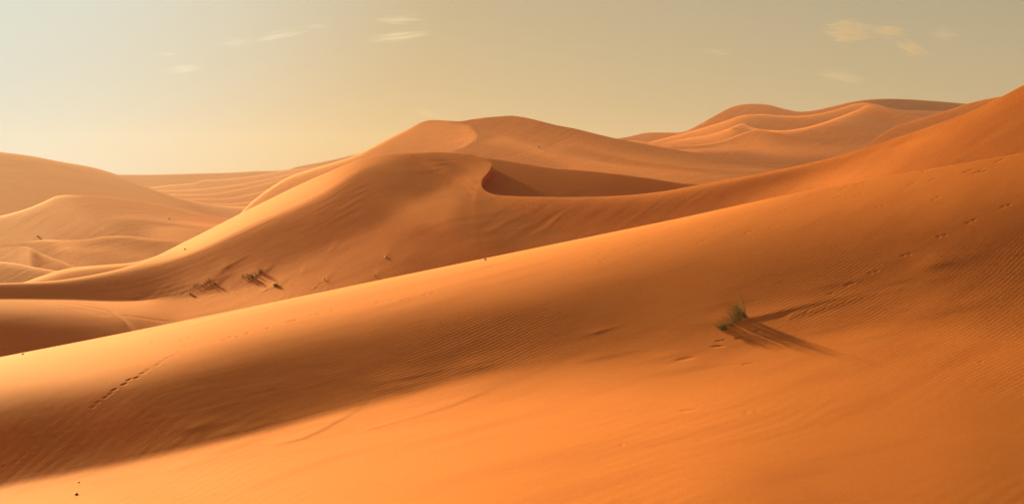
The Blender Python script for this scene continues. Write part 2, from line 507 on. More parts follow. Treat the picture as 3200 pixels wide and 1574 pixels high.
def relief_fore(P, PX, PY):
    rnd = random.Random(4)
    # the trail that comes down the slope at left
    trail = [(960,934),(945,938),(915,948),(880,956),(862,962),(832,975),(800,988),(776,996),(735,1008),(705,1020),(668,1035),(640,1048),
             (610,1063),(583,1078),(562,1099),(543,1109),(528,1118),(505,1130),(488,1141),(465,1156),(447,1164),(425,1176),(405,1187),(385,1201),
             (360,1217),(345,1226),(328,1238),(308,1253),(292,1267),(98,1410),(72,1424),(44,1441),(14,1459)]
    for k, (x, y) in enumerate(trail):
        big = 1.0 if 14 <= k <= 24 else 0.7
        press(P, PX, PY, x + rnd.uniform(-4, 4), y + rnd.uniform(-3, 3), 0.085 * big, 0.060, 0.014 * big, math.radians(40 + rnd.uniform(-15, 15)))
    for x, y in ((720,1052),(700,1060),(742,1050),(775,1040),(838,1025),(900,1005),(915,1002),(925,998),(975,985),(992,980),(1040,970),
                 (1180,947),(1260,938),(1280,932),(1330,918),(1350,914),(568,1060),(595,1055),(480,1065)):
        press(P, PX, PY, x, y, 0.09, 0.06, 0.018, math.radians(35 + rnd.uniform(-20, 20)))
    # paired prints over the crest at right
    for x, y in ((125,1077),(160,1110),(250,1047),(380,1015),(530,980),(665,945),(705,1005),(800,915),(925,885),(1047,855),(1050,830),
                 (980,947),(1115,920),(1175,828),(1330,785),(1600,740),(1480,752),(1520,702),(1605,676),(1900,682),(2015,657),(1720,805),
                 (2035,760),(2270,608),(2220,606),(2300,612),(2400,548),(2235,890),(2065,970),(1865,1077),(1545,1243),(1680,1175),(2430,803),
                 (10,1100),(1980,600)):
        sx_, sy_ = 1800 + x / 1.81, 200 + y / 1.81
        for q in (-1, 1):
            press(P, PX, PY, sx_ + q * 8 + rnd.uniform(-2, 2), sy_ - q * 3 + rnd.uniform(-1.5, 1.5), 0.095, 0.06, 0.009, math.radians(25 + rnd.uniform(-20, 20)))
    # odd hollows and knobs
    for x, y, r, d in ((1530,833,0.22,0.06),(1545,829,0.16,0.04),(2595,918,0.12,0.035),(2655,888,0.12,0.03),(2140,1281,0.14,0.05),(2165,1279,0.14,0.05),
                       (2335,1290,0.10,0.04),(2365,1285,0.10,0.03),(1942,1387,0.05,0.04),(2245,1064,0.09,0.09),(2262,1061,0.07,0.08),(2312,1055,0.16,0.06),
                       (2365,1036,0.16,0.05),(2330,1137,0.12,0.06),(2350,1134,0.10,0.05),(1370,1436,0.05,0.03),(1200,1505,0.05,0.03),(3065,1131,0.08,0.04),
                       (2240,1083,0.2,0.04),(2140,1120,0.3,0.03)):
        press(P, PX, PY, x, y, r, r * 0.4, d * 0.28, math.radians(20 + rnd.uniform(-20, 20)))
    # the drift blown behind the tuft and low scarps across the floor
    ridge(P, PX, PY, [(2290,1012,0.5),(2335,999,0.95),(2400,983,1.0),(2470,967,0.85),(2560,945,0.55),(2660,922,0.3),(2780,890,0.0)], 0.026, 0.22, 0.5)
    for k in range(18):
        x0 = 2470 + k * 20; y0 = 984 - k * 5.0
        ridge(P, PX, PY, [(x0 - 12, y0 + 20, 0.0), (x0 + 2, y0 + 2, 1.0), (x0 + 20, y0 - 14, 0.0)], 0.009 * (1 - k / 24), 0.06, 0.07)
    ridge(P, PX, PY, [(1848,1044,0.2),(1870,1037,1.0),(1900,1028,0.5),(1940,1018,0.1)], 0.008, 0.06, 0.25)
    ridge(P, PX, PY, [(840,1394,0.0),(862,1389,0.6),(947,1371,1.0),(1005,1341,1.0),(1060,1312,0.7),(1122,1272,0.2)], 0.018, 0.09, 0.5)
    ridge(P, PX, PY, [(1120,1346,0.0),(1170,1337,1.0),(1300,1301,0.9),(1400,1268,0.8),(1489,1233,0.6),(1560,1200,0.1)], 0.014, 0.09, 0.5)
    ridge(P, PX, PY, [(640,1425,0.0),(700,1405,0.7),(760,1385,0.9),(820,1362,0.1)], 0.010, 0.15, 0.4)
    ridge(P, PX, PY, [(120,1520,0.0),(200,1500,0.7),(280,1478,0.8),(330,1455,0.1)], 0.009, 0.15, 0.4)
    # sheets of blown sand lying along the floor
    for k in range(46):
        x0 = rnd.uniform(-100, 2900); y0 = 1560 - 0.235 * x0 + rnd.uniform(-90, 150)
        ln = rnd.uniform(150, 420)
        ridge(P, PX, PY, [(x0, y0, 0.0), (x0 + ln * 0.4, y0 - ln * 0.085 + rnd.uniform(-6, 6), 1.0), (x0 + ln, y0 - ln * 0.21, 0.0)],
              rnd.uniform(0.002, 0.008), rnd.uniform(0.12, 0.3), rnd.uniform(0.3, 0.7))
    return P

def relief_mid(P, PX, PY):
    rnd = random.Random(9)
    # hummocks gathered round the clumps of grass
    for pts, h in (([(745,878,0.1),(766,862,1.0),(786,853,0.9),(812,849,0.2)], 0.30),
                   ([(762,888,0.1),(784,874,1.0),(809,856,1.0),(825,851,0.7),(842,850,0.1)], 0.42),
                   ([(622,899,0.1),(648,882,1.0),(670,873,0.7),(692,867,0.1)], 0.34),
                   ([(596,902,0.1),(612,891,1.0),(628,884,0.2)], 0.24),
                   ([(630,913,0.1),(652,896,1.0),(672,889,1.0),(692,889,0.1)], 0.36),
                   ([(714,903,0.3),(722,899,1.0),(740,898,0.2)], 0.16),
                   ([(806,911,0.1),(830,904,0.5),(852,898,0.9),(866,892,1.0),(884,892,0.1)], 0.30),
                   ([(1004,880,0.2),(1014,876,1.0),(1026,875,0.2)], 0.18),
                   ([(936,852,0.2),(945,848,1.0),(960,844,0.5),(976,841,0.3)], 0.16),
                   ([(1198,806,0.3),(1206,803,1.0),(1222,800,0.2)], 0.16),
                   ([(1166,866,0.4),(1174,864,1.0),(1184,863,0.3)], 0.14),
                   ([(689,846,0.2),(708,835,1.0),(728,824,0.3)], 0.28),
                   ([(412,938,0.2),(424,932,1.0),(440,926,0.2)], 0.12),
                   ([(1020,786,0.2),(1035,783,1.0),(1048,781,0.3)], 0.12)):
        ridge(P, PX, PY, pts, h * 0.08, 0.24, 0.8)
    for k in range(60):
        x = rnd.uniform(480, 1050); y = 946 - (x - 560) * 0.085 + rnd.uniform(-34, 22)
        press(P, PX, PY, x, y, rnd.uniform(0.12, 0.3), 0.12, rnd.choice((-1, 1)) * rnd.uniform(0.003, 0.009), rnd.uniform(0, 3.1), 14)
    # wheel tracks bending over the shoulder at left
    for pts in (([(250,946,0.5),(300,951,0.8),(345,970,1.0),(375,990,1.0),(400,1010,1.0),(420,1030,0.7)]),
                ([(180,944,0.4),(240,952,0.7),(300,962,0.9),(340,972,1.0),(372,988,1.0),(396,1008,1.0),(410,1035,0.6)]),
                ([(190,954,0.4),(260,968,0.5),(330,985,0.3)]),
                ([(390,985,0.5),(450,994,0.6),(520,1003,0.6),(560,1010,0.3)])):
        ridge(P, PX, PY, [(x, y, k) for x, y, k in pts], -0.03, 0.16, 0.16)
    # slide marks down the steep face, along the line of steepest fall
    for k in range(70):
        x0 = rnd.uniform(600, 1240); y0 = 744 - (x0 - 600) * 0.50 + rnd.uniform(40, 170)
        ln = rnd.uniform(120, 320)
        a = rnd.uniform(0.50, 0.58)
        ridge(P, PX, PY, [(x0, y0, 0.0), (x0 - ln * 0.4, y0 + ln * 0.4 * a, 1.0), (x0 - ln, y0 + ln * a, 0.0)],
              rnd.uniform(-0.003, 0.003), rnd.uniform(0.12, 0.25), rnd.uniform(0.12, 0.25))
    for k in range(40):
        x0 = rnd.uniform(1560, 2300); top = np.interp(x0, [1560, 1900, 2187, 2500], [612, 613, 577, 516])
        y0 = top + rnd.uniform(4, 60); ln = rnd.uniform(60, 200)
        ridge(P, PX, PY, [(x0, y0, 0.0), (x0 - ln * 0.4, y0 + ln * 0.26, 1.0), (x0 - ln, y0 + ln * 0.66, 0.0)],
              rnd.uniform(-0.005, 0.005), rnd.uniform(0.15, 0.3), rnd.uniform(0.15, 0.3))
    return P

# ------------------------------------------------------------------ the dunes
FORE = [
 st(-300, 50.0, (1172,335),(1208,305),(1266,262),(1310,200),(1358,150),(1425,122),(1560,142),(1600,280),(1640,295),(1790,300)),
 st(0,    52.0, (1115,335),(1150,305),(1208,262),(1250,200),(1299,150),(1368,122),(1500,142),(1538,280),(1590,295),(1750,300)),
 st(400,  53.5, (1037,335),(1075,310),(1139,270),(1198,190),(1235,145),(1325,130),(1425,150),(1462,280),(1540,300),(1720,300)),
 st(800,  55.0, (955,335),(985,305),(1030,270),(1097,190),(1145,145),(1240,138),(1335,155),(1370,280),(1500,300),(1710,297)),
 st(1242, 57.0, (863,335),(890,300),(936,265),(1005,190),(1060,152),(1136,146),(1220,172),(1262,275),(1420,298),(1700,290)),
 st(1700, 58.5, (769,330),(795,290),(850,245),(907,200),(960,158),(1021,148),(1105,170),(1160,228),(1300,285),(1700,270)),
 st(2112, 59.0, (684,320),(705,275),(745,240),(790,210),(850,175),(960,165),(1090,195),(1150,230),(1290,270),(1700,255)),
 st(2500, 59.0, (601,262),(620,244),(650,230),(697,207),(752,182),(860,154),(1021,190),(1090,228),(1240,240),(1700,215)),
 st(2857, 58.5, (537,230),(555,228),(587,220),(640,205),(700,180),(800,157),(993,195),(1060,220),(1230,224),(1700,208)),
 st(3200, 58.0, (478,212),(495,207),(520,202),(587,185),(660,158),(780,142),(1000,182),(1090,212),(1250,203),(1700,188)),
 st(3500, 57.5, (428,205),(447,205),(472,200),(540,185),(615,156),(730,142),(960,180),(1050,210),(1210,201),(1690,186)),
]
dune("sand_dune", "broad foreground dune with a long bright crest and a grass tuft at its foot", FORE, M_FORE,
     grid=(130, 60), mesh=(1000, 420), lam=0.0012, mod=relief_fore, key="fore", back=(0.45, 22.0))

def sx(Y, *n): return (Y, list(n))
MID = [
 st(-300,95.3, (893,300),(899,165),(908,130),(926,124),(939,128),(946,250),(970,220),(1006,150),(1043,116),(1250,116)),
 st(0,96.6, (885,300),(891,165),(900,130),(918,124),(931,128),(938,250),(962,220),(998,150),(1035,116),(1190,116)),
 st(200,98.5, (873,300),(880,200),(888,140),(908,126),(932,130),(940,262),(968,225),(1005,160),(1045,125),(1150,122)),
 st(430,101.8, (823,310),(836,230),(849,165),(882,132),(935,135),(943,268),(970,245),(1000,200),(1030,165),(1100,140)),
 st(600,106, (744,330),(782,290),(799,185),(825,163),(900,170),(922,190),(934,232),(965,240),(995,240),(1065,230)),
 st(800,108.5, (643,325),(690,285),(712,188),(750,158),(825,165),(876,200),(905,230),(925,242),(950,245),(1020,240)),
 st(1000,107.8, (549,300),(600,270),(628,180),(690,152),(750,150),(800,188),(840,202),(880,210),(910,213),(970,210)),
 st(1156,108, (491,235),(512,222),(535,172),(600,156),(690,146),(735,180),(800,192),(840,191),(870,188),(930,185)),
 st(1302,108.2, (477,192),(490,165),(530,155),(595,148),(645,200),(690,190),(730,165),(775,168),(810,158),(890,148)),
 sx(107.5, (1421,478,178),(1418,492,165),(1410,525,158),(1400,565,165),(1390,615,201),(1383,680,194),(1378,735,162),(1375,785,162),(1375,825,152),(1375,885,146)),
 sx(106.5, (1506,492,172),(1500,502,176),(1486,526,186),(1468,560,203),(1450,605,192),(1435,665,174),(1425,730,160),(1420,778,158),(1420,815,150),(1420,875,145)),
 sx(105.8, (1538,513,185),(1527,522,194),(1506,541,205),(1484,570,203),(1466,610,186),(1453,665,168),(1446,730,158),(1443,776,155),(1443,812,150),(1443,872,145)),
 sx(105.2, (1534,525,185),(1523,533,194),(1503,550,205),(1484,577,203),(1469,615,186),(1459,668,168),(1454,730,158),(1452,774,155),(1452,810,150),(1452,870,145)),
 sx(104.4, (1525,539,185),(1515,547,194),(1498,562,205),(1484,587,203),(1473,621,186),(1467,671,168),(1463,730,158),(1462,772,155),(1462,808,150),(1462,868,145)),
 sx(103.4, (1511,556,185),(1504,562,194),(1492,574,205),(1483,596,203),(1477,627,186),(1474,674,168),(1472,730,158),(1471,771,155),(1471,806,150),(1471,866,145)),
 sx(102.5, (1505,573,185),(1499,578,194),(1491,588,205),(1485,606,203),(1482,634,186),(1481,678,168),(1481,730,158),(1481,770,155),(1481,805,150),(1481,864,145)),
 sx(101.8, (1507,585,190),(1503,590,186),(1497,600,180),(1493,616,174),(1491,641,166),(1491,682,158),(1492,732,152),(1492,770,152),(1492,804,150),(1492,862,148)),
 sx(101.2, (1517,596,190),(1515,602,186),(1512,611,180),(1510,625,174),(1509,648,166),(1509,686,158),(1509,735,152),(1509,771,152),(1509,800,150),(1509,860,148)),
 sx(100.7, (1534,604,190),(1534,610,186),(1533,618,180),(1532,632,174),(1532,654,166),(1532,688,158),(1532,736,152),(1532,769,152),(1532,796,150),(1532,856,148)),
 st(1563,99.9, (610,205),(616,190),(624,182),(640,172),(660,162),(690,155),(735,150),(765,148),(790,148),(850,146)),
 st(1705,98.6, (615,205),(621,190),(630,176),(645,162),(665,152),(690,149),(715,152),(738,158),(765,166),(820,165)),
 st(1883,97, (614,225),(619,208),(627,188),(640,168),(655,157),(672,152),(690,154),(710,160),(735,166),(790,165)),
 st(2049,95.5, (601,240),(606,222),(614,198),(625,175),(638,162),(652,155),(667,154),(682,156),(700,160),(760,160)),
 st(2187,94.5, (577,240),(583,225),(592,190),(603,170),(614,160),(628,155),(642,156),(655,160),(668,165),(740,165)),
 st(2408,92.5, (536,238),(541,220),(548,182),(556,166),(566,162),(576,174),(588,188),(600,200),(618,215),(700,215)),
 st(2629,91, (485,240),(490,226),(500,212),(512,215),(524,228),(536,238),(548,247),(560,258),(572,254),(650,230)),
 st(2850,90, (415,240),(424,230),(434,232),(446,248),(458,240),(474,232),(490,226),(508,222),(530,218),(620,205)),
 st(3043,89.5, (345,232),(360,228),(376,220),(394,212),(414,206),(436,208),(458,204),(480,198),(505,190),(590,185)),
 st(3200,89.8, (265,222),(285,214),(305,206),(325,202),(350,198),(378,196),(405,195),(440,192),(478,188),(570,182)),
 st(3500,90.8, (110,212),(130,210),(152,206),(177,204),(205,202),(237,202),(270,202),(320,203),(400,205),(520,202)),
]
dune("sand_dune", "large central dune whose curling crest runs on into the tall orange slope at right", MID, M_MID,
     grid=(210, 50), mesh=(1000, 300), lam=0.004, mu=0.5, mod=relief_mid, key="mid", back=(0.16, 12.0), skirt=(20.0, 0.05))

BOWL = [
 st(1440,110, (492,171),(500,156),(520,151),(560,141),(640,136)),
 st(1520,109.5, (494,171),(502,156),(522,151),(562,144),(640,138)),
 st(1587,109, (503,171),(510,156),(530,149),(565,144),(640,136)),
 st(1658,108.5, (515,171),(521,156),(538,148),(572,142),(645,136)),
 st(1729,108, (526,166),(532,154),(548,146),(580,140),(645,132)),
 st(1800,107.3, (531,168),(538,155),(553,148),(583,140),(645,132)),
 st(1910,106.3, (542,160),(549,148),(562,140),(588,134),(640,130)),
 st(2021,105, (556,155),(562,144),(574,136),(596,130),(640,130)),
 st(2131,103.5, (573,150),(578,140),(588,132),(605,130),(640,130)),
 st(2187,102.8, (578,150),(583,140),(592,132),(607,130),(640,130)),
 st(2270,102, (592,150),(597,140),(605,132),(618,130),(640,130)),
]
dune("sand_dune", "shadowed hollow behind the curling crest of the central dune", BOWL, M_MID, mesh=(240, 120), key="bowl", back=(0.2, 10.0), skirt=(3.0, 0.1))

HUMP = [
 st(-40, 103, (892,290),(897,240),(903,200),(912,180),(935,170)),
 st(60, 103, (885,290),(890,250),(896,210),(905,190),(930,170)),
 st(118,103.5, (866,300),(871,280),(878,240),(888,205),(920,180)),
 st(189,104, (844,305),(850,280),(858,230),(870,190),(900,175)),
 st(237,104.5,(835,305),(841,285),(849,220),(862,185),(890,175)),
 st(331,106, (827,305),(832,280),(839,215),(850,185),(880,175)),
 st(426,108, (818,305),(822,285),(828,230),(838,200),(870,180)),
 st(478,110, (803,305),(808,285),(815,250),(826,220),(860,200)),
 st(545,113, (776,300),(782,285),(790,260),(802,240),(840,220)),
]
dune("sand_dune", "small bright ridge just behind the left foot of the central dune", HUMP, M_MID, mesh=(240, 100), key="hump", back=(0.3, 12.0), skirt=(2.0, 0.1))

LOWA = [
 st(-250,152, (790,300),(798,225),(812,185),(840,178),(900,170)),
 st(0,150, (817,300),(825,225),(839,185),(862,178),(915,170)),
 st(47,149, (822,300),(830,225),(844,188),(866,178),(918,172)),
 st(118,147, (836,300),(843,230),(855,190),(875,180),(920,175)),
 st(180,145, (846,300),(852,230),(862,195),(880,182),(925,178)),
 st(250,142, (856,290),(862,230),(872,195),(890,182),(930,178)),
]
dune("sand_dune", "low dark dune with a thin lit ridge at the left edge", LOWA, M_FAR, mesh=(180, 100), key="lowa", back=(0.3, 14.0))

LOWB = [
 st(-250,176, (782,195),(790,195),(806,195),(830,190),(870,185)),
 st(0,174, (774,195),(782,195),(796,195),(820,190),(860,185)),
 st(50,173, (770,200),(777,198),(790,196),(815,190),(860,185)),
 st(80,172, (771,260),(777,215),(790,198),(815,190),(860,185)),
 st(99,171, (776,295),(782,235),(794,200),(818,192),(865,188)),
 st(133,170, (793,300),(799,240),(810,205),(830,195),(870,190)),
 st(189,168, (814,300),(819,245),(829,210),(846,195),(880,190)),
 st(237,166, (834,295),(839,245),(848,210),(862,200),(890,190)),
 st(300,164, (858,290),(863,245),(872,210),(885,200),(910,190)),
]
dune("sand_dune", "dune at left whose bright ridge slants down to the right", LOWB, M_FAR, mesh=(200, 100), key="lowb", back=(0.3, 14.0))

LOWC = [
 st(-250,205, (776,200),(788,195),(806,198),(826,195),(880,190)),
 st(0,203, (762,200),(772,195),(790,198),(815,195),(870,190)),
 st(66,202, (756,205),(766,197),(785,197),(812,193),(870,190)),
 st(142,200, (749,285),(757,215),(775,195),(805,190),(870,190)),
 st(213,199, (750,240),(763,225),(776,232),(795,200),(870,195)),
 st(265,199, (748,235),(762,205),(778,222),(798,200),(870,195)),
 st(331,199, (738,245),(752,195),(780,212),(800,200),(870,195)),
 st(402,198, (737,245),(753,190),(786,205),(803,205),(870,195)),
 st(473,197, (745,240),(760,190),(790,195),(805,215),(870,195)),
 st(560,196, (752,235),(766,195),(796,200),(815,210),(870,195)),
 st(660,195, (748,230),(766,195),(796,200),(815,205),(870,195)),
]
dune("sand_dune", "dune at left with a soft wavy crest in front of the pale far dunes", LOWC, M_FAR, mesh=(280, 120), key="lowc", back=(0.3, 18.0))

LEFTM = [
 st(-250,292, (720,300),(728,225),(745,200),(765,198),(790,195),(820,190),(870,185)),
 st(0,290, (675,300),(684,225),(702,205),(725,203),(748,205),(775,200),(840,190)),
 st(95,288, (648,305),(656,230),(680,205),(705,202),(735,203),(765,200),(830,190)),
 st(142,287, (628,310),(636,230),(665,205),(695,202),(730,203),(760,198),(830,190)),
 st(180,286, (612,300),(620,225),(655,207),(690,204),(725,200),(755,195),(825,190)),
 st(284,288, (612,212),(622,208),(650,207),(690,205),(715,200),(745,192),(820,190)),
 st(402,290, (622,212),(634,206),(655,207),(678,222),(695,200),(742,190),(820,190)),
 st(521,292, (644,212),(656,206),(672,210),(690,232),(702,205),(714,235),(820,190)),
 st(639,294, (670,212),(680,206),(692,215),(704,238),(712,215),(724,215),(820,190)),
 st(730,296, (685,212),(693,206),(702,215),(710,238),(718,215),(728,210),(820,190)),
 st(860,298, (700,212),(706,206),(712,215),(720,230),(728,215),(738,205),(820,190)),
]
dune("sand_dune", "tan dune at left with one sharp lit edge below the big rounded dune", LEFTM, M_FAR, grid=(110, 34), mesh=(300, 160), lam=0.0015, key="leftm", back=(0.25, 20.0))

LEFTF = [
 st(-300,395, (450,225),(462,205),(490,202),(540,202),(620,200),(720,198)),
 st(0,400, (475,228),(485,206),(510,203),(555,203),(620,200),(700,198)),
 st(95,402, (487,228),(497,206),(520,203),(560,203),(620,200),(700,198)),
 st(189,404, (505,228),(514,206),(535,203),(570,203),(622,202),(700,198)),
 st(294,406, (524,228),(533,206),(552,203),(583,202),(628,202),(700,198)),
 st(372,408, (548,230),(556,207),(572,203),(598,202),(636,202),(700,198)),
 st(426,410, (570,232),(577,208),(590,203),(610,202),(643,202),(700,198)),
 st(521,414, (605,235),(611,210),(620,204),(636,202),(660,202),(715,198)),
 st(616,418, (630,240),(636,215),(644,206),(657,202),(678,202),(725,198)),
 st(677,421, (640,250),(646,222),(653,208),(665,203),(684,202),(728,198)),
 st(724,423, (644,270),(649,240),(656,215),(667,205),(686,202),(730,198)),
 st(800,426, (645,280),(650,250),(657,220),(668,207),(688,202),(732,198)),
 st(900,430, (648,280),(653,250),(660,220),(671,207),(692,202),(740,198)),
]
dune("sand_dune", "big rounded pale dune standing at the left edge against the bright sky", LEFTF, M_FAR, mesh=(300, 140), key="leftf", back=(0.25, 30.0))

def far_ridge(label, Y, pts, key, rim=262, body=214, drop=70):
    S = [st(x, Y + dy, (y, rim), (y + 0.05 * drop, (rim + 2 * body) / 3), (y + 0.16 * drop, body), (y + 0.45 * drop, body), (y + drop, body - 6)) for x, y, dy in pts]
    return dune("sand_dune", label, S, M_FAR, grid=(40, 14), mesh=(160, 50), key=key, back=(0.12, 40.0), skirt=(15.0, 0.05))

far_ridge("lowest of the thin lit ridges in the pale plain left of the central dune", 455,
   [(560,645,0),(663,637,0),(734,635,2),(805,625,5),(876,607,10),(950,585,15)], "f1")
far_ridge("second lowest of the thin lit ridges in the pale plain left of the central dune", 520,
   [(480,622,0),(620,620,0),(710,619,2),(805,601,5),(900,570,12),(1000,535,20)], "f2")
far_ridge("middle one of the thin lit ridges in the pale plain left of the central dune", 600,
   [(380,606,0),(521,606,0),(663,605,2),(757,589,5),(876,561,12),(1000,523,22),(1060,505,26)], "f3")
far_ridge("second highest of the thin lit ridges in the pale plain left of the central dune", 700,
   [(350,594,0),(507,594,0),(592,593,2),(710,581,6),(830,560,14),(930,538,20)], "f4")
far_ridge("highest of the thin lit ridges in the pale plain left of the central dune", 820,
   [(340,592,0),(478,585,0),(530,578,2),(611,571,4),(634,563,5),(672,561,6),(739,556,8),(805,548,12),(895,533,20),(1000,520,28),(1080,500,35)], "f5")
far_ridge("long low dune on the horizon behind the pale plain", 930,
   [(250,549,0),(372,546,0),(473,546,0),(592,543,5),(710,540,10),(805,535,15),(895,531,20),(928,521,25),(980,511,30),(1042,499,35),(1113,482,40),(1180,468,45)], "f6", rim=215, body=205, drop=80)

HILL = [
 st(720,258, (705,330),(710,250),(716,225),(722,220),(730,218),(738,216),(746,215),(755,214),(770,212)),
 st(765,260, (652,345),(660,255),(670,228),(678,222),(687,220),(697,218),(708,217),(722,216),(745,214)),
 st(800,262, (620,364),(628,262),(640,228),(650,221),(660,219),(672,217),(685,216),(700,214),(720,210)),
 st(900,265, (554,364),(562,262),(574,228),(586,221),(598,219),(612,217),(630,216),(650,214),(680,210)),
 st(995,267, (522,364),(530,262),(541,228),(552,221),(564,219),(578,217),(594,216),(612,214),(640,210)),
 st(1108,270, (487,355),(495,253),(504,228),(513,222),(522,219),(532,217),(544,216),(560,214),(580,210)),
 st(1165,272, (459,338),(467,248),(476,228),(486,222),(496,219),(508,217),(522,216),(538,214),(560,210)),
 st(1227,274, (427,312),(436,236),(446,224),(458,221),(472,217),(488,216),(504,214),(520,210),(540,207)),
 st(1279,275, (402,270),(411,228),(422,222),(436,221),(452,219),(470,217),(488,214),(506,210),(530,207)),
 st(1315,276, (383,231),(392,222),(406,221),(422,219),(440,219),(460,217),(480,214),(500,210),(525,207)),
 st(1342,276, (376,210),(385,217),(398,221),(416,221),(437,221),(459,219),(478,216),(500,209),(525,205)),
 st(1397,277, (377,199),(384,214),(394,221),(412,222),(435,224),(458,224),(476,219),(498,207),(525,202)),
 st(1440,278, (379,187),(386,190),(392,219),(410,231),(440,234),(462,231),(468,194),(492,190),(530,185)),
 st(1463,278, (375,185),(388,187),(397,224),(412,234),(436,241),(449,241),(455,194),(485,190),(530,185)),
 st(1480,278, (372,185),(398,185),(410,224),(420,238),(430,241),(438,238),(444,190),(478,190),(530,185)),
 st(1489,278, (371,185),(404,185),(416,202),(422,214),(428,214),(434,207),(440,190),(474,190),(532,185)),
 st(1500,279, (369,185),(402,185),(414,188),(422,192),(430,192),(440,192),(450,192),(474,192),(534,185)),
 st(1563,280, (364,180),(373,182),(390,187),(404,190),(416,197),(428,207),(438,221),(465,194),(545,185)),
 st(1601,281, (362,180),(371,182),(390,187),(407,190),(420,197),(434,207),(446,224),(475,194),(545,185)),
 st(1658,281, (371,180),(380,180),(400,185),(420,190),(438,197),(452,207),(463,224),(492,194),(545,185)),
 st(1729,280, (389,176),(398,178),(415,183),(432,190),(452,197),(470,207),(485,221),(505,197),(550,185)),
 st(1800,278, (403,176),(412,176),(426,182),(440,192),(454,204),(470,188),(487,200),(502,221),(555,194)),
 st(1894,276, (426,176),(434,176),(446,180),(461,190),(476,204),(491,188),(505,200),(517,221),(565,197)),
 st(1990,274, (446,173),(454,175),(466,178),(482,192),(498,207),(508,190),(517,200),(526,217),(575,197)),
 st(2100,271, (466,173),(473,175),(484,178),(500,192),(514,204),(521,190),(529,200),(537,214),(590,197)),
 st(2230,268, (486,173),(492,173),(502,176),(514,190),(525,200),(534,188),(542,197),(550,207),(600,194)),
 st(2350,265, (500,173),(505,173),(513,175),(522,187),(531,197),(540,187),(550,194),(560,200),(600,190)),
 st(2500,262, (514,170),(519,170),(526,171),(533,183),(540,190),(549,183),(558,188),(566,194),(600,185)),
]
dune("sand_dune", "broad brown hill on the skyline behind the central dune", HILL, M_FAR, grid=(150, 36), mesh=(600, 180), lam=0.009, key="hill", back=(0.25, 30.0), skirt=(6.0, 0.05))

GR = [
 st(2690,250, (470,200),(475,190),(484,184),(500,182),(530,180)),
 st(2750,250, (424,208),(430,190),(442,183),(464,181),(515,180)),
 st(2800,250, (396,215),(402,190),(415,182),(440,180),(500,180)),
 st(2888,250, (368,225),(375,195),(390,184),(420,182),(480,180)),
 st(2960,250, (346,225),(353,198),(368,186),(400,184),(460,182)),
 st(3043,250, (319,225),(327,200),(342,188),(376,186),(440,184)),
 st(3120,250, (303,220),(311,200),(326,190),(360,188),(420,186)),
 st(3250,250, (285,215),(293,200),(308,190),(340,188),(400,186)),
]
dune("sand_dune", "brown dune just above the tall orange slope at far right", GR, M_FAR, mesh=(180, 100), key="gr", back=(0.3, 20.0))

GD = [
 st(1860,352, (462,235),(470,184),(488,194),(505,170),(520,158),(560,179)),
 st(1949,352, (443,244),(451,186),(468,194),(488,170),(505,158),(560,179)),
 st(1982,351, (439,252),(447,192),(464,197),(486,170),(505,158),(560,179)),
 st(2030,350, (447,257),(455,201),(470,200),(486,173),(506,158),(560,179)),
 st(2076,349, (457,235),(464,192),(474,219),(486,173),(506,158),(560,179)),
 st(2115,348, (455,235),(462,189),(473,231),(486,173),(506,158),(560,179)),
 st(2209,346, (449,252),(457,189),(467,231),(482,176),(506,162),(560,179)),
 st(2270,345, (435,278),(443,201),(464,228),(482,176),(506,162),(560,179)),
 st(2330,344, (413,286),(421,206),(460,224),(484,176),(508,162),(560,179)),
 st(2366,343, (404,278),(413,206),(462,219),(490,176),(512,162),(560,179)),
 st(2420,342, (414,192),(424,184),(470,216),(495,176),(515,162),(560,179)),
 st(2500,341, (424,179),(434,176),(472,204),(498,173),(516,162),(560,179)),
 st(2650,340, (424,176),(434,172),(468,194),(494,170),(514,158),(560,176)),
 st(2850,338, (412,172),(422,169),(452,188),(480,166),(500,155),(550,170)),
 st(3050,336, (400,169),(410,167),(440,187),(470,163),(490,151),(540,170)),
]
dune("sand_dune", "lowest folded dune of the group at right, with a wavy lit crest", GD, M_FAR, grid=(110, 34), mesh=(360, 140), lam=0.0015, key="gd", back=(0.2, 24.0))

GC = [
 st(2060,386, (452,252),(458,229),(470,199),(490,184),(530,176)),
 st(2131,385, (435,282),(442,244),(455,214),(475,184),(520,176)),
 st(2214,384, (421,289),(428,252),(442,224),(462,192),(510,176)),
 st(2275,383, (402,296),(410,252),(424,229),(446,192),(500,176)),
 st(2319,382, (386,289),(389,229),(402,199),(425,184),(490,174)),
 st(2342,381, (396,274),(400,214),(411,192),(430,182),(490,174)),
 st(2364,380, (402,284),(409,214),(420,186),(440,176),(490,170)),
 st(2408,379, (407,296),(414,222),(426,182),(446,174),(495,169)),
 st(2463,378, (407,300),(414,224),(428,182),(448,174),(495,169)),
 st(2546,376, (391,300),(399,229),(414,184),(438,174),(490,169)),
 st(2629,374, (363,289),(372,224),(390,186),(420,174),(480,168)),
 st(2684,373, (341,274),(350,222),(370,186),(404,174),(475,166)),
 st(2712,372, (329,259),(339,214),(362,182),(400,174),(475,166)),
 st(2750,372, (338,199),(347,184),(368,176),(404,170),(475,164)),
 st(2822,371, (357,192),(365,180),(384,174),(415,169),(475,163)),
 st(2888,370, (368,188),(376,176),(394,172),(424,168),(480,162)),
 st(3000,370, (385,184),(392,174),(408,170),(434,166),(485,162)),
]
dune("sand_dune", "dune at right with a long curved lit edge rising to a small peak", GC, M_FAR, grid=(110, 34), mesh=(360, 140), lam=0.0015, key="gc", back=(0.2, 24.0))

